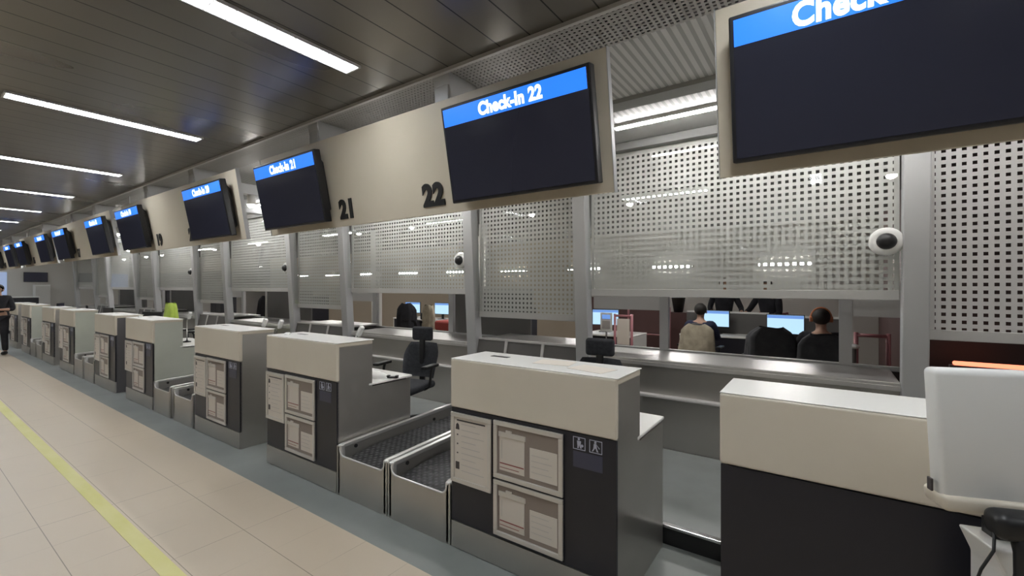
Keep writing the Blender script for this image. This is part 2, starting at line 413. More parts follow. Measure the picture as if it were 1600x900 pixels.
def perf_panel(x0, x1, z0, z1, y, idx, wide):
    t = thing('perforated_panel', '%s grey perforated metal panel %s' % ('wide' if wide else 'narrow', idx), 'perforated panel', (x0, y, z0), group='perforated panels between the posts')
    MB().box((0, 0, .07), (x1 - x0, .003, z1 - z0)).build('perforated_sheet', 'perf', t)
    f = MB(); f.box((0, -.012, 0), (x1 - x0, .02, .07), .004); f.box((0, -.006, .07), (.03, .01, z1 - z0)); f.box((x1 - x0 - .03, -.006, .07), (x1 - x0, .01, z1 - z0)); f.box((0, -.006, z1 - z0 - .03), (x1 - x0, .01, z1 - z0))
    f.build('panel_rim', 'flange', t)
PD = ['behind desk 23', 'behind desk 22', 'behind the belts left of desk 22', 'behind desk 21', 'behind desk 20', 'behind desk 19', 'behind desk 18', 'left of the yellow-green vest',
      'in the fourth bay from the left end', 'in the third bay from the left end', 'in the second bay from the left end']
bays = list(zip(POSTX[1:], POSTX[:-1]))
wi = 0
for i, (a, b) in enumerate(bays):
    wide = (b - a) > 1.9
    z0 = 1.50 if wide else 1.235
    perf_panel(a + .075, b - .075, z0, 2.88, 2.10, ', %s between two posts' % RORD[i + 1], wide)
    wi += 1
    wn = struct(B((a + .07, 2.028, z0 + .07), (b - .07, 2.034, 2.88), 'window_%d' % wi, 'glass'))
perf_panel(.575, 2.6, 1.235, 2.88, 2.10, 'at the right picture edge with large square holes', True)
for i, (a, b) in enumerate(bays):
    wide = (b - a) > 1.9
    # counter top in each bay
    z = .92
    t = thing('service_counter', '%s steel counter under the perforated panel, %s between two posts' % ('long' if wide else 'short', RORD[i]), 'counter', (0, 0, 0), group='steel counters in the service wall')
    if wide:
        MB().box((a + .07, 2.09, z - .025), (b - .07, 2.74, z), .006).build('counter_slab', 'steelb', t)
        MB().box((a + .07, 2.085, z - .06), (b - .07, 2.125, z - .025), .003).build('counter_apron', 'steelb', t)
    else:
        MB().box((a + .07, 2.12, z + .035), (b - .07, 2.74, z + .06), .004).build('counter_slab', 'steelb', t)
        MB().poly([(a + .07, 2.09, z + .06), (a + .07, 2.125, z + .06), (a + .07, 2.125, z - .20), (a + .07, 2.03, z - .20)], (b - a - .14, 0, 0)).build('hatch_panel', 'darkpanel', t)
        rb = MB(); rb.box((a + .07, 2.08, z + .05), (b - .07, 2.12, z + .072))
        for k in (1, 2):
            xx = a + (b - a) * k / 3
            rb.poly([(xx - .015, 2.07, z + .06), (xx - .015, 2.02, z - .2), (xx - .015, 2.05, z - .2), (xx - .015, 2.10, z + .06)], (.03, 0, 0))
        rb.build('hatch_rib', 'flange', t)
# right bay below the last panel
struct(B((.57, 2.10, .90), (4, 2.16, 1.0), 'wall_service_right', 'maroondark'))

# inner glazing frame at y = 2.78
YI = 2.78
IF = [(-2.21, .66, (-1.40, .14), [(-2.21, -1.45), (.19, .66)], None, 'rightmost'),
      (-7.3, -3.08, (-6.18, -4.45), [(-7.3, -6.23)], (-4.37, -3.08), 'second'),
      (-11.6, -7.6, (-10.9, -9.80), [(-11.6, -10.95)], (-9.75, -8.1), 'third'),
      (-16.4, -12.0, (-15.9, -15.25), [(-16.4, -15.95)], (-15.2, -13.3), 'fourth'),
      (-22.5, -17.0, (-21.5, -20.0), [(-22.5, -21.55)], (-19.9, -17.3), 'fifth')]
for x0, x1, ms, inf, dark, nm in IF:
    t = thing('inner_frame', 'pale inner window frame behind the service wall, %s from the right' % nm, 'window frame', (0, 0, 0), group='inner window frames')
    for xx in ms: B((xx - .045, YI - .03, .935), (xx + .045, YI + .03, 1.50), 'mullion', 'mullion', t)
    B((x0, YI - .03, .90), (x1, YI + .03, .935), 'frame_rail', 'mullion', t); B((x0, YI - .028, 1.50), (x1, YI + .028, 1.56), 'frame_rail', 'mullion', t)
    for a, b in inf: B((a, YI - .015, 1.34), (b, YI + .01, 1.50), 'upper_infill', 'flange', t)
    if dark: B((dark[0], YI - .02, .935), (dark[1], YI + .01, 1.50), 'dark_infill', 'darkpanel', t)

# ------------------------------------------------------------------ sign panels, screens, numbers
PANX = [(-.377, 2.9), (-4.22, -.86), (-8.27, -4.71), (-12.25, -8.84), (-16.3, -12.8), (-20.4, -16.85)]
PNAME = ['number 23', 'numbers 21 and 22', 'numbers 19 and 20', 'numbers 17 and 18', 'numbers 15 and 16', 'numbers 13 and 14']
TP = 9
for i, (a, b) in enumerate(PANX):
    t = thing('signboard', 'cream sign panel carrying the screens of %s' % PNAME[i], 'sign panel', (a, .08, 2.07), (R(TP), 0, 0), 'cream sign panels under the ceiling')
    MB().box((0, 0, 0), (b - a, .03, .685), .003).build('panel_face', 'signcream', t)
    B((-.004, -.003, -.004), (.0, .034, .689), 'panel_edge', 'post', t); B((b - a, -.003, -.004), (b - a + .004, .034, .689), 'panel_edge', 'post', t)
    for xx in (.3, (b - a) / 2, b - a - .3): B((xx - .02, .03, .5), (xx + .02, .075, .68), 'mounting_clip', 'post', t)
def panpt(x, z, off=0):
    s = (z - 2.07); return (x, .08 - math.tan(R(TP)) * s - off, z)
SCR = {23: -.31, 22: -1.853, 21: -4.14, 20: -5.76, 19: -8.17, 18: -9.77, 17: -12.14, 16: -13.78, 15: -16.2, 14: -17.85, 13: -20.2}
first = None
SW, SH = .955, .555
for nmb, x in SCR.items():
    t = thing('display_screen', 'black display screen headed Check-In %d' % nmb, 'screen', (x, -.022, 2.10), (R(11), 0, 0), 'check-in screens on the cream panels')
    if nmb <= 16: t['label'] = 'far display screen, %s in the row' % RORD[23 - nmb]
    MB().box((0, 0, 0), (SW, .055, SH), .006).build('screen_housing', 'bezel', t)
    MB().poly([(.05, .054, .05), (.05, .054, SH - .03), (.05, .10, SH - .09), (.05, .10, .10)], (SW - .10, 0, 0), .004).build('rear_housing', 'bezel', t)
    B((.016, -.002, .016), (SW - .016, .002, SH - .016), 'screen_glass', 'screen', t)
    B((.018, -.0035, SH - .115), (SW - .02, -.0015, SH - .018), 'header_band', 'blue', t)
    text_obj('header_text', 'Check-In %d' % nmb, .112 if nmb == 23 else .092, 'textlit', t, (.46 if nmb == 23 else .485, -.0045, SH - (.104 if nmb == 23 else .098)), .0042, .0006, sx=.86, space=1.05)
    k = MB(); k.box((.2, .095, .16), (SW - .2, .11, .30)); k.build('wall_bracket', 'black', t)
NUM = {23: .78, 22: -2.19, 21: -3.12, 20: -6.07, 19: -7.12, 18: -10.05, 17: -11.13, 16: -14.08, 15: -15.15, 14: -18.15, 13: -19.2}
for nmb, x in NUM.items():
    p = panpt(x, 2.133, .006)
    o = text_obj('panel_number', str(nmb), .19, 'signblack', None, p, .0105, .003, 'LEFT', sx=.95, space=1.08)
    o.rotation_euler = (R(TP), 0, 0)
    tag(o, 'large black number %d on the cream sign panel' % nmb, 'number', 'black desk numbers')

# small spots at the lower edge of the sign panels
for i, x in enumerate([-8.55, -12.5, -16.6]):
    t = thing('spot_lamp', '%s little round spot lamp in a far gap between two sign panels' % RORD[i], 'spot lamp', (x, .14, 2.16), (0, 0, 0), 'spot lamps between the sign panels')
    MB().lathe([(.028, .07), (.034, .0), (.04, -.03), (.036, -.03)]).build('lamp_can', 'white', t, True)
    MB().lathe([(.032, -.028), (.032, -.033), (.02, -.037)]).build('lamp_lens', 'glowspot', t, True)
    MB().cyl((0, 0, .06), (0, 0, .79), .006).build('lamp_rod', 'post', t)

# ------------------------------------------------------------------ check-in desks
DW = 1.065
def make_poster(parent, x0, x1, z0, z1, kind):
    fr = MB()
    wd = .026
    for a, b in (((x0, z0), (x1, z0 + wd)), ((x0, z1 - wd), (x1, z1)), ((x0, z0 + wd), (x0 + wd, z1 - wd)), ((x1 - wd, z0 + wd), (x1, z1 - wd))):
        fr.box((a[0], -.014, a[1]), (b[0], 0, b[1]), .003)
    f = fr.build('poster_frame', 'paperframe', parent)
    X0, X1, Z0, Z1 = x0 + wd, x1 - wd, z0 + wd, z1 - wd
    if kind == 'single':
        B((X0, -.006, Z0), (X1, -.001, Z1), 'poster_sheet', 'paper', f)
        p = MB(); p.box((X0 + .02, -.0072, Z1 - .022), (X1 - .02, -.0058, Z1 - .014))
        p.poly([(X0 + .01, -.0072, Z1 - .075), (X0 + .04, -.0072, Z1 - .075), (X0 + .036, -.0072, Z1 - .045), (X0 + .025, -.0072, Z1 - .035), (X0 + .014, -.0072, Z1 - .045)], (0, .0014, 0))
        p.box((X0 + .01, -.0072, Z0 + .055), (X0 + .04, -.0058, Z0 + .10), .0006)
        for k in range(4): p.box((X0 + .02, -.0072, Z0 + .15 + k * .055), (X0 + .03, -.0058, Z0 + .158 + k * .055))
        p.build('poster_print', 'print', f)
        g = MB()
        for k in range(9): g.box((X0 + .055, -.0068, Z0 + .05 + k * .035), (X1 - .03 - (k % 3) * .03, -.0058, Z0 + .0525 + k * .035))
        g.build('poster_lines', 'greyprint', f)
    else:
        B((X0, -.004, Z0), (X1, -.001, Z1), 'poster_ground', 'paperback', f)
        xm = (X0 + X1) / 2 + .0
        p = MB(); p.box((X0 + .015, -.007, Z0 + .025), (xm - .015, -.0038, Z1 - .055)); p.box((xm + .02, -.007, Z0 + .025), (X1 - .008, -.0038, Z1 - .085))
        p.build('poster_sheet', 'paper', f)
        c = MB(); c.box((X0 + .01, -.012, Z1 - .06), (xm - .006, -.004, Z1 - .032), .002); c.box((X0 + .06, -.012, Z1 - .035), (X0 + .10, -.004, Z1 - .02), .002)
        c.build('poster_clip', 'paperframe', f)
        r = MB(); r.box((X0 + .018, -.0085, Z0 + .062), (xm - .018, -.0065, Z0 + .068)); r.box((X0 + .018, -.0085, Z0 + .04), (xm - .05, -.0065, Z0 + .043)); r.build('poster_red_line', 'redprint', f)
        g = MB()
        for k in range(4): g.box((xm + .03, -.0078, Z0 + .06 + k * .03), (X1 - .04 - (k % 2) * .02, -.0068, Z0 + .062 + k * .03))
        g.box((X0 + .03, -.0078, Z0 + .09), (X0 + .032, -.0068, Z1 - .08))
        g.build('poster_lines', 'greyprint', f)
def make_desk(posters=True, side='steel', w=DW):
    t = thing('checkin_desk', '', 'check-in desk')
    prof = [(0, .012, .0), (0, .75, .0), (0, .75, .765), (0, .335, .765), (0, .335, 1.13), (0, .012, 1.13)]
    for xx in (0, w - .022):
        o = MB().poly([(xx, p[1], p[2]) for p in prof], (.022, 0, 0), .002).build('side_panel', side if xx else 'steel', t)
    B((.022, .02, .0), (w - .022, .045, .165), 'kick_plate', 'steel', t)
    B((.0, .0, .004), (w, .02, .163), 'steel_plinth', 'steel', t)
    MB().box((0.0, .004, .166), (w, .024, .855), .001).build('front_panel', 'navy', t)
    # cream hood: front and top in one folded slab with rounded edges
    h = MB()
    h.poly([(-.003, -.004, .86), (-.003, .03, .86), (-.003, .03, 1.118), (-.003, .338, 1.118), (-.003, .338, 1.152), (-.003, -.004, 1.152)], (w + .006, 0, 0), .009, 3)
    h.build('hood', 'cream', t, False)
    h = MB(); h.box((-.004, .0, 1.1525), (w + .008, .345, 1.157), .002); h.build('hood_top_lit', 'whitetop', t)  # strong light on the cream top, put in as a white slab
    if posters: B((.15, .20, 1.156), (.28, .235, 1.1585), 'cable_slot', 'black', t)
    MB().box((.022, .30, .775), (w + .003, .77, .795), .006).build('desk_shelf', 'whitetop', t)
    B((.022, .318, .3), (w - .022, .332, 1.118), 'rear_panel', 'steel', t)
    B((.022, .72, .05), (w - .022, .735, .775), 'modesty_panel', 'steel', t)
    if posters:
        make_poster(t, .006, .316, .41, .832, 'single')
        make_poster(t, .334, .782, .512, .838, 'double')
        make_poster(t, .334, .782, .188, .502, 'double')
        for k, xx in enumerate((.835, .925)):
            p = MB(); z0, z1 = .775, .838; s_ = .068
            for a, b in (((xx, z0), (xx + s_, z0 + .003)), ((xx, z1 - .003), (xx + s_, z1)), ((xx, z0), (xx + .003, z1)), ((xx + s_ - .003, z0), (xx + s_, z1))):
                p.box((a[0], .0015, a[1]), (b[0], .0042, b[1]))
            cx = xx + s_ / 2
            def tri(pts): p.poly([(cx + q[0], .0015, z0 + q[1]) for q in pts], (0, .0027, 0))
            p.cyl((cx - .002, .0015, z0 + .053), (cx - .002, .0042, z0 + .053), .006, n=12)
            if k == 0:
                tri([(-.012, .044), (.010, .044), (.008, .022), (-.010, .022)]); tri([(-.009, .022), (-.001, .022), (-.003, .008), (-.010, .008)])
                tri([(.001, .022), (.008, .022), (.014, .008), (.006, .008)]); p.cyl((cx + .016, .0015, z0 + .022), (cx + .016, .0042, z0 + .022), .007, n=12)
            else:
                tri([(-.010, .046), (.004, .046), (.006, .024), (-.012, .024)]); tri([(-.012, .024), (-.004, .024), (-.014, .008), (-.020, .008)])
                tri([(.0, .024), (.006, .024), (.014, .008), (.006, .008)]); tri([(.004, .044), (.008, .040), (.022, .026), (.018, .024)])
            p.build('pictogram', 'pictw', t, label='small white outlined pictogram of %s' % ('a person with a bag' if k == 0 else 'a person walking with a stick'))
        B((.835, .0025, .685), (.995, .0045, .765), 'notice_label', 'pictblue', t)
    return t
DESK = {23: -.36, 22: -1.885, 21: -4.15, 20: -5.75, 19: -8.16, 18: -9.74, 17: -12.2, 16: -13.78, 15: -16.22, 14: -17.95}
DL = {23: 'cream and blue-black check-in desk with no posters, behind the white kiosk', 22: 'check-in desk below screen 22, with posters and two white pictograms',
      21: 'check-in desk below the number 21 screen, left of the two near baggage belts', 20: 'check-in desk third from the camera with posters, tight left of desk 21',
      19: 'check-in desk with a pale right side, above two small baggage belts', 18: 'check-in desk with a dark grey right side, a yellow-green vest behind it', 17: 'check-in desk just left of the one with the dark side, pale right side',
      16: 'narrow-looking far check-in desk, third from the left end', 15: 'far check-in desk, second from the left end', 14: 'farthest check-in desk, at the left end of the row'}
d22 = make_desk(); d22.location = (DESK[22], 0, 0)
for nmb, x in DESK.items():
    if nmb == 22: o = d22
    elif nmb == 23: o = make_desk(False)
    elif nmb in (18,): o = make_desk(True, 'sidedarkrefl')
    elif nmb in (19, 17, 15): o = make_desk(True, 'sidepalerefl')
    else: o = copy_tree(d22)
    o.location = (x, 0, 0); tag(o, DL[nmb], 'check-in desk', 'row of check-in desks')

# operators' platforms
def platform(x0, x1, lab):
    t = thing('operator_platform', lab, 'platform', (x0, .78, 0), group='low platforms behind the desks')
    B((0, 0, 0), (x1 - x0, 1.31, .10), 'platform_base', 'black', t)
    B((0, 0, .10), (x1 - x0, 1.31, .12), 'platform_deck', 'platform', t)
    MB().box((0, -.012, .108), (x1 - x0, .03, .124), .003).build('platform_nosing', 'chrome', t)
platform(-1.86, 3.2, 'low grey platform with a bright metal edge behind desks 22 and 23')
platform(-5.73, -3.11, 'low grey platform behind desks 20 and 21')
platform(-9.72, -7.12, 'low grey platform behind desks 18 and 19')
platform(-13.76, -11.16, 'low grey platform behind desks 16 and 17')
platform(-17.9, -15.2, 'low grey platform behind the two farthest desks')

# ------------------------------------------------------------------ baggage belts
def make_belt(w=.585, L=2.0):
    t = thing('baggage_conveyor', '', 'conveyor')
    H0, H1 = .385, .43
    zr = lambda y: H0 + (H1 - H0) * min(1, y / 1.2)
    # front plate with a dipped lip
    pts = []
    n = 8
    top = [(.0, H0 - .01)]
    for k in range(n + 1):
        a = math.pi / 2 * k / n
        top.append((.03 + .05 * (1 - math.cos(a)), .30 + (H0 - .02 - .30) * (1 - math.sin(a))))
    top += [(w - x, z) for x, z in reversed(top)]
    MB().poly([(x, 0, z) for x, z in [(w, 0.0), (0.0, 0.0)] + top], (0, .012, 0)).build('front_plate', 'steel', t)
    lip = MB(); lip.tube([(.03, .004, H0 - .03)] + [(x, .004, z + .003) for x, z in top[2:-2]] + [(w - .03, .004, H0 - .03)], .007, 8); lip.build('front_lip', 'steelb', t, True)
    for s in (0, 1):
        x0 = 0 if s == 0 else w - .05
        r = MB()
        r.box((x0 + .002, .0, .0), (x0 + .048, .045, H0), .014, 3); r.build('corner_post', 'steelb', t, True)
        g = MB()
        g.poly([(x0 + .005, .02, H0 - .03), (x0 + .005, .02, H0 + .002), (x0 + .005, 1.2, H1), (x0 + .005, L, H1), (x0 + .005, L, H1 - .03), (x0 + .005, 1.2, H1 - .03)], (.04, 0, 0), .006, 2)
        g.build('guard_rail', 'steelb', t)
        xi = x0 + .03 if s == 0 else x0 + .012
        MB().poly([(xi, .02, .05), (xi, L, .05), (xi, L, H1 - .02), (xi, 1.2, H1 - .02), (xi, .02, H0 - .02)], (.008, 0, 0)).build('side_skirt', 'steel', t)
        bx = xi + .008 if s == 0 else xi
        sg = 1 if s == 0 else -1
        for yy in (.14, 1.0): MB().cyl((bx, yy, H0 - .045), (bx + sg * .008, yy, H0 - .045), .014, n=14).build('sensor_eye', 'black', t)
    def bz(y): return .262 + .03 * min(1, y / .3) + .05 * y / L
    b = MB()
    nseg = 54
    def fb(u, v):
        y = .02 + u * (L - .02)
        return (.05 + v * (w - .10), y, bz(y) + .004 * (1 if (int(u * nseg) % 2) else 0))
    b.grid(fb, nseg, 1, -.01)
    b.build('belt', 'beltd', t)
    b = MB().cyl((.05, .05, .235), (w - .05, .05, .235), .033, n=18).build('belt_roller', 'black', t)
    return t
def belt_mat():
    m = mat('ribbed_rubber_belt', (.045, .045, .05), .38); tt, N, L, b = nt(m)
    tc = N.new('ShaderNodeTexCoord')
    ws = []
    for ang in (45, -45):
        mp = N.new('ShaderNodeMapping'); mp.inputs['Rotation'].default_value = (0, 0, R(ang)); L.new(tc.outputs['Object'], mp.inputs[0])
        wv = N.new('ShaderNodeTexWave'); wv.inputs['Scale'].default_value = 8; L.new(mp.outputs[0], wv.inputs[0]); ws.append(wv)
    mx = N.new('ShaderNodeMath'); mx.operation = 'MULTIPLY'; L.new(ws[0].outputs['Fac'], mx.inputs[0]); L.new(ws[1].outputs['Fac'], mx.inputs[1])
    cr = N.new('ShaderNodeMix'); cr.data_type = 'RGBA'; cr.inputs[6].default_value = (.05, .05, .055, 1); cr.inputs[7].default_value = (.24, .24, .245, 1)
    L.new(mx.outputs[0], cr.inputs[0]); L.new(cr.outputs[2], b.inputs['Base Color'])
    bp = N.new('ShaderNodeBump'); bp.inputs['Strength'].default_value = .5; bp.inputs['Distance'].default_value = .01
    L.new(mx.outputs[0], bp.inputs['Height']); L.new(bp.outputs[0], b.inputs['Normal'])
    return m
M['beltd'] = belt_mat()
cv0 = make_belt()
cvn = 0
for gi, (a, b, lab) in enumerate([(-3.08, -1.89, 'between desks 21 and 22'), (-7.09, -5.76, 'between desks 19 and 20'), (-11.13, -9.75, 'between desks 17 and 18'), (-15.15, -13.79, 'between desks 15 and 16')]):
    wtot = b - a; w2 = wtot / 2
    for k in (0, 1):
        o = cv0 if cvn == 0 else copy_tree(cv0); cvn += 1
        o.location = (a + w2 * k + (w2 - .585) / 2, .0, 0)
        tag(o, '%s steel baggage conveyor with black belt, %s' % (('left', 'right')[k], lab), 'conveyor', 'baggage conveyors')

# ------------------------------------------------------------------ dome cameras
for i, (x, ds) in enumerate([(.345, 'right of the wide window'), (-3.60, 'above the belts, at a post'), (-7.58, 'small and far, left of number 21'), (-11.6, 'very small, far left')]):
    t = thing('dome_camera', 'round white dome camera with black lens, %s' % ds, 'security camera', (x, 2.02, 1.91), group='dome cameras on the service wall')
    MB().lathe([(.098, .0), (.098, -.018), (.088, -.034), (.06, -.038)], axis='Y', n=32).build('camera_base', 'white', t, True)
    d = MB(); d.lathe([(.058, -.03), (.056, -.045), (.047, -.066), (.03, -.082), (.01, -.088)], axis='Y', n=28); d.build('camera_dome', 'domeblack' if 'domeblack' in M else 'black', t, True)
    MB().box((-.03, -.0, -.03), (.03, .012, .03)).build('camera_mount', 'white', t)

# ------------------------------------------------------------------ office chairs
def make_chair(headrest=True, m='fabric'):
    """faces local -Y; stands on z=0"""
    t = thing('office_chair', '', 'office chair')
    MB().box((-.24, -.27, .42), (.24, .20, .49), .03, 3).build('seat', m, t, True)
    def bk(u, v):
        x = (u - .5) * 2; ww = .22 * (1 - .25 * max(0, (v - .55) / .45) ** 2 - .12 * (1 - v) ** 2)
        return (x * ww, .22 + .12 * v - .045 * (1 - x * x) * -1 - .02 * math.sin(v * 3.14), .50 + .36 * v)
    bb = MB(); bb.grid(bk, 10, 8, .03); bb.build('backrest', m, t, True)
    MB().box((-.03, .29, .36), (.03, .33, .95), .01).build('back_spine', 'black', t)
    MB().box((-.06, .0, .38), (.06, .32, .42), .01).build('seat_plate', 'black', t)
    if headrest:
        MB().box((-.125, .285, .885), (.125, .345, 1.035), .028, 4).build('headrest', m, t, True)
    for s in (-1, 1):
        a = MB()
        a.tube([(s * .22, .0, .43), (s * .28, .0, .46), (s * .29, .02, .62), (s * .29, .04, .66)], .014)
        a.box((s * .29 - .035, -.12, .655), (s * .29 + .035, .12, .685), .01)
        a.build('armrest', 'black', t)
    MB().cyl((0, 0, .10), (0, 0, .40), .025).build('gas_column', 'chrome', t)
    for k in range(5):
        an = 2 * math.pi * k / 5 + .3
        c, s_ = math.cos(an), math.sin(an)
        l = MB().tube([(0, 0, .11), (c * .12, s_ * .12, .10), (c * .27, s_ * .27, .075)], [.025, .022, .014]).build('base_leg', 'black', t)
        MB().cyl((c * .27 - s_ * .015, s_ * .27 + c * .015, .026), (c * .27 + s_ * .015, s_ * .27 - c * .015, .026), .026).cyl((c * .27, s_ * .27, .026), (c * .27, s_ * .27, .08), .008).build('castor', 'black', l)
    return t
ch0 = make_chair()
def put_chair(loc, rz, label, cat='office chair', group='black office chairs', src=None):
    global first
    o = src or copy_tree(ch0); o.location = loc; o.rotation_euler = (0, 0, rz); tag(o, label, cat, group); return o
put_chair((-3.54, 1.10, .12), R(14), 'black office chair with headrest behind the shelf of desk 21', src=ch0)
put_chair((-1.53, 1.2, .12), R(8), 'black office chair whose rounded top peeks over desk 22')

# small things on and behind the desks
def blob_cloth(x, y, z, sx, sy, sz, seed):
    rnd = random.Random(seed); ph = [rnd.random() * 6 for _ in range(6)]
    mb = MB()
    def f(u, v):
        th = u * 2 * math.pi; ph_ = (v) * math.pi / 2
        rr = 1 + .12 * math.sin(3 * th + ph[0]) + .08 * math.sin(5 * th + ph[1] + 3 * v)
        return (x + sx * rr * math.cos(ph_) * math.cos(th), y + sy * rr * math.cos(ph_) * math.sin(th), z + sz * math.sin(ph_) * (1 + .12 * math.sin(7 * th + ph[2]) * math.cos(ph_)))
    mb.grid(f, 24, 6); return mb
t = tag(blob_cloth(-3.28, .50, .796, .14, .09, .05, 1).build('crumpled_bag', 'white', None, True), 'crumpled white plastic bag lying on the low shelf of desk 21', 'plastic bag')
t = thing('desk_phone', 'small black handset beside the white bag on desk 21', 'handset', (-3.10, .56, .7955), (0, 0, R(30)))
MB().box((-.05, -.018, 0), (.05, .018, .016), .005).build('handset_body', 'black', t); MB().box((-.05, -.02, .012), (-.025, .02, .024), .004).box((.025, -.02, .012), (.05, .02, .024), .004).build('handset_cup', 'black', t)
for i, (x, y, lab) in enumerate([(-4.02, .12, 'small white folded tissue on the top of desk 21'), (-8.0, .12, 'small white folded tissue on the top of desk 19')]):
    tag(blob_cloth(x, y, 1.1572, .035, .03, .02, 5 + i).build('folded_tissue', 'white', None, True), lab, 'tissue', 'tissues on desk tops')
# paper sheets on desk 22
for i, (x, y, r_) in enumerate([(-1.28, .22, 8), (-1.02, .16, -12)]):
    t = MB().box((-.11, -.075, 0), (.11, .075, .0012)).build('paper_notice', 'paper', None); t.location = (x, y, 1.1573); t.rotation_euler = (0, 0, R(r_))
    tag(t, ['faded printed notice lying on desk 22, left one', 'faded printed notice lying on desk 22, right one'][i], 'paper sheet', 'notices on desk 22')
# scanner stands behind desk tops
for i, (x, y, z, lab) in enumerate([(-5.35, .52, .796, 'left of two white scanner rods sticking up behind desk 20'), (-5.0, .52, .796, 'right of two white scanner rods sticking up behind desk 20'), (-3.62, .55, .796, 'white scanner rod sticking up behind desk 21'), (-7.5, .52, .796, 'white scanner rod sticking up behind desk 19')]):
    t = thing('barcode_scanner', lab, 'scanner', (x, y, z), group='white rods behind the desks')
    MB().lathe([(.05, 0), (.05, .012), (.015, .02), (.012, .03)]).build('stand_foot', 'black', t, True)
    MB().tube([(0, 0, .02), (0, .0, .30), (.03, .01, .36)], .008).build('stand_neck', 'chrome', t, True)
    MB().box((-.02, -.02, 0), (.02, .02, .11), .008, mtx=Matrix.Translation((.03, .01, .34)) @ Matrix.Rotation(R(38), 4, 'Y')).build('scanner_head', 'white', t)
# monitors on the desks' low shelves (backs seen)
def make_monitor(w_=.5, h_=.30, lit=True, stand=.12):
    t = thing('computer_monitor', '', 'monitor')
    MB().box((-w_ / 2, 0, stand), (w_ / 2, .03, stand + h_), .006).build('monitor_housing', 'black', t)
    MB().box((-w_ / 2 + .012, -.002, stand + .014), (w_ / 2 - .012, .001, stand + h_ - .012)).build('monitor_panel', 'lcd' if lit else 'screen', t)
    if lit: MB().box((-w_ / 2 + .014, -.0032, stand + h_ - .06), (w_ / 2 - .014, -.0015, stand + h_ - .014)).build('window_header', 'lcdhead', t)
    MB().box((-.03, .01, .01), (.03, .04, stand + .08), .004).build('monitor_neck', 'black', t)
    MB().box((-.11, -.06, 0), (.11, .10, .012), .004).build('monitor_foot', 'black', t)
    return t
mon0 = make_monitor()
mond = make_monitor(.42, .26, False)
def put_mon(src, loc, rz, label, group, used=[]):
    o = src if src.name not in used else copy_tree(src)
    used.append(src.name); o.location = loc; o.rotation_euler = (0, 0, rz); tag(o, label, 'monitor', group)
for i, (n_, lab) in enumerate([(18, 'dark monitor on the low shelf of desk 18'), (17, 'dark monitor on the low shelf of desk 17'), (16, 'dark monitor on the low shelf behind desk 16'), (15, 'dark monitor on the low shelf behind desk 15')]):
    put_mon(mond, (DESK[n_] + .6, .60, .796), R(200 - 15 * i), lab, 'dark monitors behind the far desks')

# chair with high visibility vest behind desk 18
c = put_chair((-9.42, 1.25, .12), R(170), 'office chair behind desk 18 carrying a yellow-green vest')
def drape(name, m, cx, cy, z0, z1, wx, wy, label, cat, rz=0, grp=None, seed=3):
    rnd = random.Random(seed); p = [rnd.random() * 6 for _ in range(5)]
    mb = MB()
    def f(u, v):
        a = u * 2 * math.pi
        s = (1 - .12 * v) * (1 if v < .85 else 1 - (v - .85) * 3.2)
        k = 1 + .08 * math.sin(4 * a + p[0] + 2 * v) + .05 * math.sin(9 * a + p[1])
        ca, sa = math.cos(a), math.sin(a)
        x = math.copysign(abs(ca) ** .6, ca) * wx * s * k; y = math.copysign(abs(sa) ** .8, sa) * wy * k * (1.15 - .5 * v)
        return (x, y, z0 + (z1 - z0) * v + .012 * math.sin(3 * a + p[2]))
    mb.grid(f, 32, 10)
    mb.bm.verts.ensure_lookup_table()
    o = mb.build(name, m, None, True); o.location = (cx, cy, 0); o.rotation_euler = (0, 0, rz)
    tag(o, label, cat, grp); return o
drape('safety_vest', 'hivis', -9.48, .95, .86, 1.30, .26, .10, 'yellow-green high visibility vest hung on a chair behind desk 18', 'vest', R(-12))

# ------------------------------------------------------------------ self check-in kiosk at the right edge
K = thing('checkin_kiosk', 'white self check-in kiosk seen from behind at the right picture edge', 'kiosk', (.245, -.36, 0), (0, 0, R(20)))
def kbox(x0, x1, z0, z1, y0, y1, name, m, bev=.02, taper=.012, seg=4, parent=K):
    mb = MB(); mb.poly([(x0 + taper, y0, z0), (x1 - taper, y0, z0), (x1, y0, z1), (x0, y0, z1)], (0, y1 - y0, 0), bev, seg)
    return mb.build(name, m, parent, True)
kbox(0.0, .60, 1.012, 1.372, .0, .06, 'screen_head', 'white', .016, .018)
kbox(.012, .56, .985, 1.03, -.01, .085, 'head_base', 'cream', .014, .006)
MB().box((.16, .045, .80), (.44, .10, 1.0), .01).build('neck', 'black', K)
mb = MB(); mb.poly([(.118, -.01, .905), (.60, -.01, .885), (.60, -.01, .0), (.148, -.01, .0), (.148, -.01, .835)], (0, .13, 0), .008, 3)
mb.build('kiosk_body', 'white', K, False)
MB().box((.185, -.0125, .838), (.245, -.0095, .842)).box((.265, -.0125, .838), (.45, -.0095, .872)).build('ticket_slot', 'print', K)
MB().box((.275, -.0125, .875), (.29, -.0095, .885)).box((.275, -.0125, .855), (.285, -.0095, .865)).build('status_mark', 'print', K)
MB().box((.0, .015, 1.03), (.006, .035, 1.065), .002).build('side_latch', 'print', K)
S = thing('barcode_scanner', 'black handheld barcode scanner hanging on the white kiosk', 'scanner', (.395, -.365, .93), (0, 0, R(20)))
MB().box((-.058, -.045, .03), (.07, .03, .098), .024, 4).build('scanner_head', 'black', S, True)
MB().tube([(0, -.02, .06), (.004, -.025, .0), (-.002, -.03, -.05), (-.002, -.03, -.075)], [.026, .022, .019, .021], 14).build('scanner_grip', 'black', S, True)
MB().tube([(-.002, -.03, -.07), (-.002, -.03, -.11), (.0, -.028, -.2), (.03, -.02, -.3), (.06, .0, -.33)], .006).build('scanner_cable', 'black', S, True)
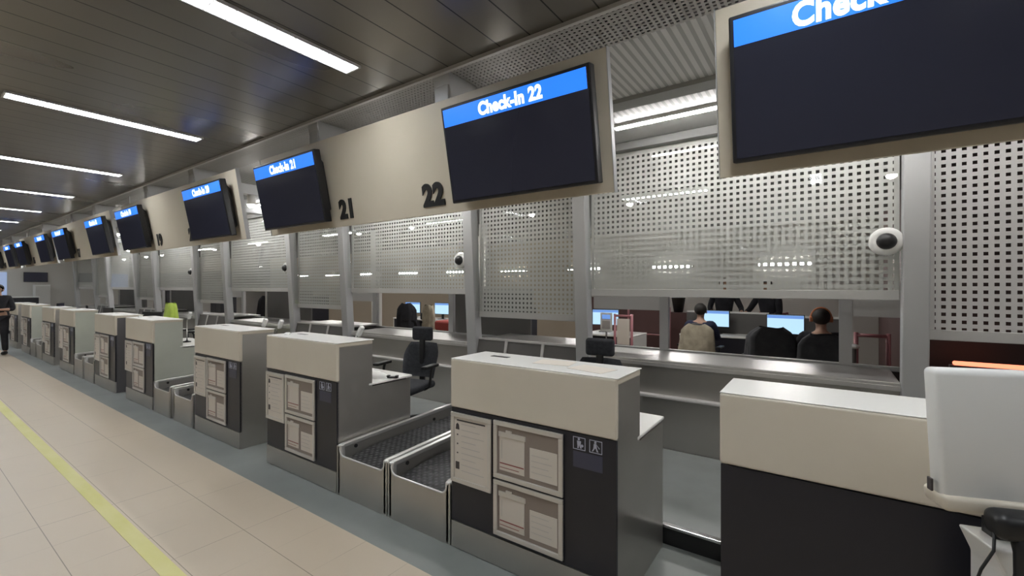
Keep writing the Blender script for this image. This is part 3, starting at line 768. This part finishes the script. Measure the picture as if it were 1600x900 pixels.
MB().lathe([(.012, -.046), (.014, -.049), (.01, -.052)], (.03, 0, .055), axis='Y', n=16).build('scanner_button', 'chrome', S, True)
MB().tube([(-.05, -.012, .05), (-.058, -.022, .0), (-.085, -.024, -.05), (-.10, -.02, -.11)], .0035).build('coiled_lead', 'black', S, True)

# glowing red bar behind the kiosk
t = thing('red_light_bar', 'glowing red-orange bar light on the counter behind the white kiosk', 'light bar', (.80, 2.82, .93))
MB().box((0, 0, .0), (.46, .06, .05), .004).build('bar_foot', 'maroondark', t)
MB().box((.02, -.004, .05), (.44, .05, .08), .012, 3).build('bar_lens', 'orangeglow', t, True)
struct(B((.3, 2.76, .0), (4, 2.8, .93), 'wall_office_dado', 'maroondark'))
struct(B((.62, 3.3, .0), (4, 3.34, 2.95), 'wall_office_partition', 'maroondark'))

# ------------------------------------------------------------------ back office
struct(B((-23, 2.74, 0), (.3, 2.8, .89), 'wall_office_front', 'wallg'))
struct(B((-3.3, 9.4, 0), (1.4, 9.5, ZC), 'wall_office_back', 'wallw'))
struct(B((-5.6, 9.41, 0), (-3.3, 9.5, 1.3), 'wall_office_brown', 'maroon'))
struct(B((-5.6, 9.42, 1.3), (-3.3, 9.5, ZC), 'wall_office_upper', 'wallw'))
struct(B((-23, 9.4, 0), (-5.6, 9.5, ZC), 'wall_office_left', 'wallbeige'))
struct(B((.86, 3.4, 0), (.96, 9.4, ZC), 'wall_office_side', 'maroon'))
def make_office_desk(w_, label, front='navy'):
    t = thing('office_desk', label, 'desk', group='office desks behind the service wall')
    MB().box((0, 0, .72), (w_, .75, .75), .004).build('desk_top', 'whitetop', t)
    B((.03, .02, .02), (w_ - .03, .045, .72), 'desk_front', front, t)
    B((.0, .02, 0), (.03, .73, .72), 'desk_side', 'white', t); B((w_ - .03, .02, 0), (w_, .73, .72), 'desk_side', 'white', t)
    return t
od = make_office_desk(1.35, 'office desk with the beige-jacket chair in front of it'); od.location = (-2.15, 6.25, 0)
od = make_office_desk(1.0, 'office desk under the bright monitor, right part of the wide window'); od.location = (-.75, 5.6, 0)
od = make_office_desk(.95, 'small office desk at the left end of the wide window'); od.location = (-3.62, 5.3, 0)
od = make_office_desk(1.9, 'office desk seen through the window behind the belts'); od.location = (-9.6, 6.0, 0)
od = make_office_desk(1.6, 'office desk seen between the posts behind desk 20'); od.location = (-15.4, 5.9, 0)
OG = 'monitors in the office'
put_mon(mon0, (-1.62, 6.55, .75), R(-6), 'lit monitor behind the person with dark hair', OG)
put_mon(mon0, (-.50, 5.85, .75), R(-4), 'large bright monitor left of the person with the headset', OG)
put_mon(mon0, (-3.35, 5.75, .75), R(10), 'lit monitor at the left end of the wide window', OG)
put_mon(mon0, (-9.15, 6.3, .75), R(10), 'lit monitor left of the dark office chair behind the belts', OG)
put_mon(mon0, (-8.05, 6.3, .75), R(6), 'lit monitor above the red seat behind the belts', OG)
put_mon(mon0, (-14.7, 6.2, .75), R(15), 'small lit monitor in the window behind desk 20', OG)
# upright divider screens on the office desks
for i, (x0, x1, y, lab) in enumerate([(-2.15, -.8, 6.78, 'white-edged desk divider behind the dark-haired person'), (-.75, .22, 6.1, 'white-edged desk divider behind the bright monitor')]):
    t = thing('desk_divider', lab, 'divider', (x0, y, .75), group='desk dividers in the office')
    B((0, 0, 0), (x1 - x0, .03, .36), 'divider_panel', 'darkpanel', t); B((0, -.008, .36), (x1 - x0, .038, .39), 'divider_edge', 'white', t)
# rose red queue frame and stands
def red_frame(x, y, w_, h_, label, panel=None, rz=0):
    t = thing('rail_frame', label, 'rail frame', (x, y, 0), (0, 0, rz), 'rose red frames in the office')
    for xx in (0, w_):
        MB().cyl((xx, 0, .02), (xx, 0, h_), .022).cyl((xx, 0, 0), (xx, 0, .02), .10).build('frame_post', 'pink', t, True)
    MB().cyl((0, 0, h_ - .03), (w_, 0, h_ - .03), .02).build('top_rail', 'pink', t, True)
    MB().cyl((0, 0, .55), (w_, 0, .55), .014).build('lower_rail', 'pink', t, True)
    if panel: B((.04, -.01, .6), (w_ - .04, .01, h_ - .08), 'panel', panel, t)
    return t
red_frame(-2.98, 5.3, .30, 1.12, 'rose frame with a pale board, left part of the wide window', 'pinkboard' if 'pinkboard' in M else 'paper')
red_frame(-1.05, 7.95, .45, 1.1, 'rose frame between the two office desks', 'maroon')
red_frame(.28, 4.3, .28, 1.08, 'rose frame in the small right pane beside the post')
red_frame(-3.6, 7.6, .9, 1.15, 'rose frame standing far back left, before the brown wall', 'maroon')
t = thing('poster_stand', 'white poster stand with a blue print beside the left office monitor', 'poster stand', (-2.95, 4.85, 0))
B((-.10, 0, .85), (.10, .02, 1.16), 'poster_board', 'white', t); B((-.07, -.004, 1.06), (.07, 0, 1.13), 'blue_print', 'lcdhead', t); B((-.07, -.004, .90), (.07, 0, 1.03), 'photo_print', 'greyprint', t)
MB().cyl((0, .01, .02), (0, .01, .86), .014).cyl((0, .01, 0), (0, .01, .02), .12).build('stand_pole', 'chrome', t)
t = thing('sanitizer_stand', 'small white round-topped stand in the right-hand office pane', 'stand', (.215, 3.55, 0))
MB().cyl((0, 0, .0), (0, 0, .02), .11).cyl((0, 0, .02), (.015, 0, .98), .022).build('stand_pole', 'darkpanel', t)
MB().ball((.015, 0, 1.0), (.05, .05, .025)).build('stand_top', 'white', t, True)
t = thing('waste_bin', 'dark bin on a low cabinet, far back left of the standing people', 'bin', (-2.78, 8.6, 0))
MB().box((-.2, -.15, .0), (.2, .15, 1.0), .01).build('bin_cabinet', 'maroon', t)
MB().lathe([(.10, 1.0), (.15, 1.32), (.16, 1.33), (.15, 1.34)], n=20).build('bin_body', 'black', t, True)

# chairs and clothes in the office
put_chair((-1.60, 5.35, 0), R(176), 'office chair of the dark-haired person, beige jacket over its back')
drape('jacket', 'beigecloth', -1.58, 5.02, .58, 1.03, .25, .10, 'beige padded jacket hung over the chair of the dark-haired person', 'jacket', R(-4))
put_chair((-.60, 4.75, 0), R(170), 'office chair with a big charcoal coat, in the middle of the wide window')
drape('coat', 'charcoal', -.56, 4.42, .45, 1.08, .30, .14, 'big charcoal coat over the chair in the middle of the wide window', 'coat', R(8), seed=9)
put_chair((-.06, 4.2, 0), R(185), 'office chair of the person with the headset')
drape('coat', 'charcoal', -.02, 3.87, .45, 1.07, .27, .11, 'dark coat over the chair of the person with the headset', 'coat', R(-5), seed=12)
put_chair((-7.55, 4.9, 0), R(200), 'black office chair seen through the window behind the belts')
drape('coat', 'blackcloth', -7.5, 4.62, .55, 1.22, .23, .10, 'black coat over the office chair in the window behind the belts', 'coat', R(20), seed=15)
c = put_chair((-6.85, 4.9, 0), R(165), 'office chair under the light brown cloth behind the belts')
drape('shawl', 'beigecloth', -6.80, 4.6, .55, 1.20, .20, .10, 'light brown cloth over an office chair behind the belts', 'cloth', R(-10), seed=21)
t = thing('bench_seat', 'red upholstered seat in the window behind the belts', 'bench', (-6.25, 4.2, 0), group=None)
MB().box((0, 0, .74), (.95, .4, .93), .05, 4).build('bench_cushion', 'red', t, True); B((.05, .05, 0), (.9, .35, .74), 'bench_base', 'darkpanel', t)
put_chair((-13.6, 4.9, 0), R(160), 'office chair in the window behind desk 20'); drape('coat', 'blackcloth', -13.6, 4.6, .6, 1.3, .3, .12, 'black coat in the window behind desk 20', 'coat', R(15), seed=23)
# dark cabinets seen through low openings
for i, (x, y, w_, h_, lab) in enumerate([(-5.1, 3.6, .42, 1.25, 'dark cabinet left behind the narrow window of desk 22'), (-4.25, 3.6, .5, 1.25, 'dark cabinet right behind the narrow window of desk 22'),
                                         (-9.6, 3.3, .62, 1.40, 'dark cabinet at the left end of the window behind the belts'), (-5.35, 3.7, .25, 1.32, 'slim dark cabinet at the right end of the window behind the belts'),
                                         (-14.8, 3.6, .7, 1.45, 'dark cabinet in the window behind desk 20'), (-19.5, 3.6, 1.2, 1.45, 'dark cabinet in the window behind desk 19')]):
    t = thing('steel_cabinet', lab, 'cabinet', (x, y, 0), group='dark cabinets in the office')
    MB().box((0, 0, 0), (w_, .4, h_), .006).build('cabinet_body', 'navy', t)
    MB().box((.01, -.012, .04), (w_ / 2 - .003, 0, h_ - .02), .003).box((w_ / 2 + .003, -.012, .04), (w_ - .01, 0, h_ - .02), .003).build('cabinet_door', 'navy', t)
    MB().cyl((w_ / 2 - .03, -.02, h_ - .3), (w_ / 2 - .03, -.02, h_ - .2), .006).build('door_handle', 'chrome', t)
# white pillars in the office
for i, (x, y) in enumerate([(-9.0, 5.0), (-6.1, 5.6), (-7.75, 7.4)]):
    t = thing('office_pillar', 'pale pillar in the office, %s' % ['left in the window behind the belts', 'right in the window behind the belts', 'middle far back behind the belts'][i], 'pillar', (x, y, 0), group='office pillars')
    MB().box((-.09, -.09, 0), (.09, .09, ZC), .006).build('pillar_shaft', 'wallw', t); MB().box((-.1, -.1, 0), (.1, .1, .08), .004).build('pillar_foot', 'band', t)

# ------------------------------------------------------------------ people
def skin_mesh(nodes, edges, sub=1):
    """nodes: list of (pos, (rx, ry)); node 0 is the root"""
    me = bpy.data.meshes.new('s'); me.from_pydata([n[0] for n in nodes], edges, []); me.update()
    o = bpy.data.objects.new('s', me); COL.objects.link(o)
    sk = o.modifiers.new('s', 'SKIN'); sk.use_smooth_shade = True
    sv = me.skin_vertices[0].data
    for i, n in enumerate(nodes):
        r_ = n[1] if isinstance(n[1], tuple) else (n[1], n[1]); sv[i].radius = r_; sv[i].use_root = (i == 0)
    sb = o.modifiers.new('b', 'SUBSURF'); sb.levels = sub; sb.render_levels = sub
    dg = bpy.context.evaluated_depsgraph_get(); out = bpy.data.meshes.new_from_object(o.evaluated_get(dg))
    bpy.data.objects.remove(o); bpy.data.meshes.remove(me)
    for p in out.polygons: p.use_smooth = True
    return out
def obj_from(me, name, m, parent):
    me.name = name; me.materials.clear(); me.materials.append(M[m]); o = bpy.data.objects.new(name, me); COL.objects.link(o); o.parent = parent; return o
def person(label, loc, rz, J, coat='blackcloth', trousers='blackcloth', headset=False, hood=False, lean_f=0):
    """J: joints dict in local space, figure faces -Y"""
    t = thing('person', label, 'person', loc, (0, 0, rz))
    V = lambda p: Vector(p)
    nodes = []; edges = []; idx = {}
    def add(k, p, r_, par=None):
        idx[k] = len(nodes); nodes.append((tuple(p), r_))
        if par is not None: edges.append((idx[par], idx[k]))
    pel, ch, nk, hd = V(J['pelvis']), V(J['chest']), V(J['neck']), V(J['head'])
    add('pel', pel, (.14, .10)); add('waist', pel.lerp(ch, .45), (.125, .09), 'pel'); add('chest', ch, (.15, .10), 'waist'); add('nb', ch.lerp(nk, .75), (.07, .06), 'chest')
    add('nk', nk, .052, 'nb'); add('jaw', nk.lerp(hd, .55) + Vector((0, -.012, 0)), (.062, .066), 'nk'); add('hd', hd, (.076, .092), 'jaw'); add('crown', hd + (hd - nk).normalized() * .065, (.058, .07), 'hd')
    for s, n_ in ((-1, 'R'), (1, 'L')):
        sh, el, wr = V(J['shoulder' + n_]), V(J['elbow' + n_]), V(J['wrist' + n_])
        add('sh' + n_, sh, .052, 'chest'); add('ua' + n_, sh.lerp(el, .5), .046, 'sh' + n_); add('el' + n_, el, .038, 'ua' + n_); add('fa' + n_, el.lerp(wr, .4), .036, 'el' + n_); add('wr' + n_, wr, (.026, .022), 'fa' + n_)
        d = (wr - el).normalized(); side = d.cross(Vector((0, 0, 1)));
        side = side.normalized() if side.length > .1 else Vector((0, -1, 0))
        dn = d.cross(side).normalized()
        palm = wr + d * .06; add('pm' + n_, palm, (.036, .018), 'wr' + n_)
        for k in range(4):
            o_ = side * (.027 - .018 * k); ln = (.068, .078, .072, .056)[k]
            a = palm + d * .028 + o_; b = a + d * ln * .5 + dn * .012; c_ = b + d * ln * .4 + dn * .028
            add('f%d%s' % (k, n_), a, .009, 'pm' + n_); add('g%d%s' % (k, n_), b, .008, 'f%d%s' % (k, n_)); add('h%d%s' % (k, n_), c_, .007, 'g%d%s' % (k, n_))
        a = wr + d * .035 + side * .034; b = a + d * .03 + side * .016 + dn * .012
        add('t' + n_, a, .011, 'wr' + n_); add('u' + n_, b, .009, 't' + n_)
        hp, kn, an = V(J['hip' + n_]), V(J['knee' + n_]), V(J['ankle' + n_])
        add('hp' + n_, hp, .085, 'pel'); add('th' + n_, hp.lerp(kn, .5), .072, 'hp' + n_); add('kn' + n_, kn, .055, 'th' + n_); add('cf' + n_, kn.lerp(an, .35), .052, 'kn' + n_); add('an' + n_, an, .036, 'cf' + n_)
        add('ft' + n_, an + V(J.get('toe', (0, -.13, -.04))), (.04, .025), 'an' + n_)
    obj_from(skin_mesh(nodes, edges, 1), 'body', 'skin', t)
    # clothes
    def cloth(names, extra, name, m):
        mp = {k: i for i, k in enumerate(names)}
        nn = []
        for k in names:
            p, r_ = nodes[idx[k]]; e = extra.get(k, .014); r_ = r_ if isinstance(r_, tuple) else (r_, r_); nn.append((p, (r_[0] + e, r_[1] + e)))
        inv = {v: k for k, v in idx.items()}
        ee = [(mp[inv[a]], mp[inv[b]]) for a, b in edges if inv[a] in mp and inv[b] in mp]
        obj_from(skin_mesh(nn, ee, 1), name, m, t)
    cloth(['pel', 'waist', 'chest', 'nb'] + [k + n_ for n_ in 'RL' for k in ('sh', 'ua', 'el', 'fa')], {'pel': .02, 'waist': .03, 'chest': .025, 'nb': .012}, 'jacket', coat)
    cloth(['pel'] + [k + n_ for n_ in 'RL' for k in ('hp', 'th', 'kn', 'cf', 'an')], {'pel': .012, 'anR': .02, 'anL': .02}, 'trousers', trousers)
    sh_ = MB()
    for n_ in 'RL':
        p = V(J['ankle' + n_]); to = V(J.get('toe', (0, -.13, -.04)))
        q = p + to; sh_.ball((p.x * .5 + q.x * .5, p.y * .45 + q.y * .55, q.z + .005), (.05, .14, .045))
    sh_.build('shoe', 'black', t, True)
    up = (hd - nk).normalized()
    hr = MB()
    hr.ball(hd + Vector((0, .022, .03)), (.093, .098, .098), u=20, v=14)
    bmesh.ops.delete(hr.bm, geom=[v for v in hr.bm.verts if v.co.y < hd.y - .035 and v.co.z < hd.z + .055], context='VERTS')
    if hood: hr.ball(hd + Vector((0, .06, -.05)), (.08, .06, .10))
    hr.build('hair', 'hair', t, True)
    fc = MB(); fc.ball(hd + Vector((0, -.098, -.012)), (.012, .016, .02), u=8, v=6)
    for s in (-1, 1): fc.ball(hd + Vector((s * .082, .0, -.01)), (.012, .02, .03), u=8, v=6)
    fc.build('nose_and_ears', 'skin', t, True)
    ey = MB()
    for s in (-1, 1): ey.ball(hd + Vector((s * .032, -.086, .008)), (.012, .008, .007), u=8, v=6)
    ey.box(hd + Vector((-.022, -.089, -.052)), hd + Vector((.022, -.083, -.047))); ey.build('eyes_and_mouth', 'print', t)
    if headset:
        hs = MB(); pts = [hd + Vector((.10 * math.cos(a), .01, .115 * math.sin(a) + .02)) for a in [math.pi * k / 10 for k in range(11)]]
        hs.tube(pts, .012); hs.cyl(hd + Vector((.085, .01, .0)), hd + Vector((.115, .01, .0)), .035); hs.cyl(hd + Vector((-.115, .01, .0)), hd + Vector((-.085, .01, .0)), .035)
        hs.build('headset', 'orangeplastic', t)
    return t
M['orangeplastic'] = mat('orange_plastic', (.6, .22, .10), .4)
def stand(h=1.7, el=None, wr=None, lean_=0):
    k = h / 1.72
    J = dict(pelvis=(0, 0, .98), chest=(0, -.02 - lean_ * .5, 1.30), neck=(0, -.02 - lean_ * .8, 1.50), head=(0, -.03 - lean_, 1.61),
             shoulderR=(-.18, -lean_ * .6, 1.41), shoulderL=(.18, -lean_ * .6, 1.41), elbowR=(-.25, .02, 1.13), elbowL=(.25, .02, 1.13), wristR=(-.25, -.10, .90), wristL=(.25, -.10, .90),
             hipR=(-.09, 0, .90), hipL=(.09, 0, .90), kneeR=(-.10, -.02, .50), kneeL=(.10, -.02, .50), ankleR=(-.10, .02, .08), ankleL=(.11, .02, .08))
    if el: J['elbowR'], J['elbowL'] = el
    if wr: J['wristR'], J['wristL'] = wr
    return {a: tuple(c * k for c in b) for a, b in J.items()}
def sit():
    return dict(pelvis=(0, .0, .56), chest=(0, -.03, .90), neck=(0, -.04, 1.10), head=(0, -.055, 1.205), shoulderR=(-.18, -.02, 1.02), shoulderL=(.18, -.02, 1.02),
                elbowR=(-.24, -.12, .78), elbowL=(.24, -.12, .78), wristR=(-.15, -.36, .80), wristL=(.15, -.36, .80),
                hipR=(-.09, -.03, .54), hipL=(.09, -.03, .54), kneeR=(-.12, -.42, .52), kneeL=(.12, -.42, .52), ankleR=(-.12, -.42, .09), ankleL=(.12, -.42, .09))
person('person in black clothes standing at the far left picture edge, hand before the waist', (-15.75, -.42, 0), R(70), stand(1.62, ((-.25, .02, 1.13), (.25, .0, 1.12)), ((-.08, -.20, 1.10), (.08, -.22, 1.12))))
person('seated person with dark hair before the beige jacket, seen from behind', (-1.62, 5.42, 0), R(180), sit(), 'navycloth')
person('seated person wearing an orange headset at the right end of the wide window', (-.04, 4.4, 0), R(186), sit(), 'blackcloth', headset=True)
person('standing person in black, left of the two behind the office desks, reaching out a hand', (-1.60, 7.35, 0), R(20), stand(1.74, ((-.26, -.02, 1.16), (.28, -.10, 1.16)), ((-.2, -.2, 1.0), (.22, -.36, 1.02))), hood=False)
person('standing person in black, right of the two behind the office desks, leaning on the divider', (-.83, 7.4, 0), R(-25), stand(1.72, ((-.27, -.22, 1.15), (.26, -.16, 1.12)), ((-.28, -.46, 1.04), (.15, -.38, 1.02)), .12))

# ------------------------------------------------------------------ far end of the desk row
XE = -24.0
struct(B((XE - .2, -.0, 0), (XE, 11, ZC), 'wall_far_end', 'wallw'))
struct(B((XE + .001, .05, .9), (XE + .02, .62, 2.1), 'window_30', 'glassblue'))
t = thing('wall_display', 'dark display hanging on the far white wall beyond the desk row', 'wall display', (XE + .02, 1.02, 1.75))
MB().box((0, 0, 0), (.06, .62, .36), .006).build('display_housing', 'bezel', t); B((.06, .015, .015), (.063, .605, .345), 'display_glass', 'screen', t)
t = thing('tall_cabinet', 'pale tall cabinet against the far wall beyond the desk row', 'cabinet', (XE + .03, 1.25, 0))
MB().box((0, 0, 0), (.4, .40, 1.65), .01).build('cabinet_body', 'white', t); MB().box((.4, .02, .05), (.415, .38, 1.6), .004).build('cabinet_door', 'wallw', t)
t = thing('low_counter', 'dark low counter at the far end beyond the desks', 'counter', (XE + 1.0, .3, 0))
MB().box((0, 0, 0), (.5, .9, 1.2), .01).build('counter_body', 'navy', t); MB().box((-.02, -.02, 1.2), (.52, .92, 1.24), .005).build('counter_board', 'white', t)
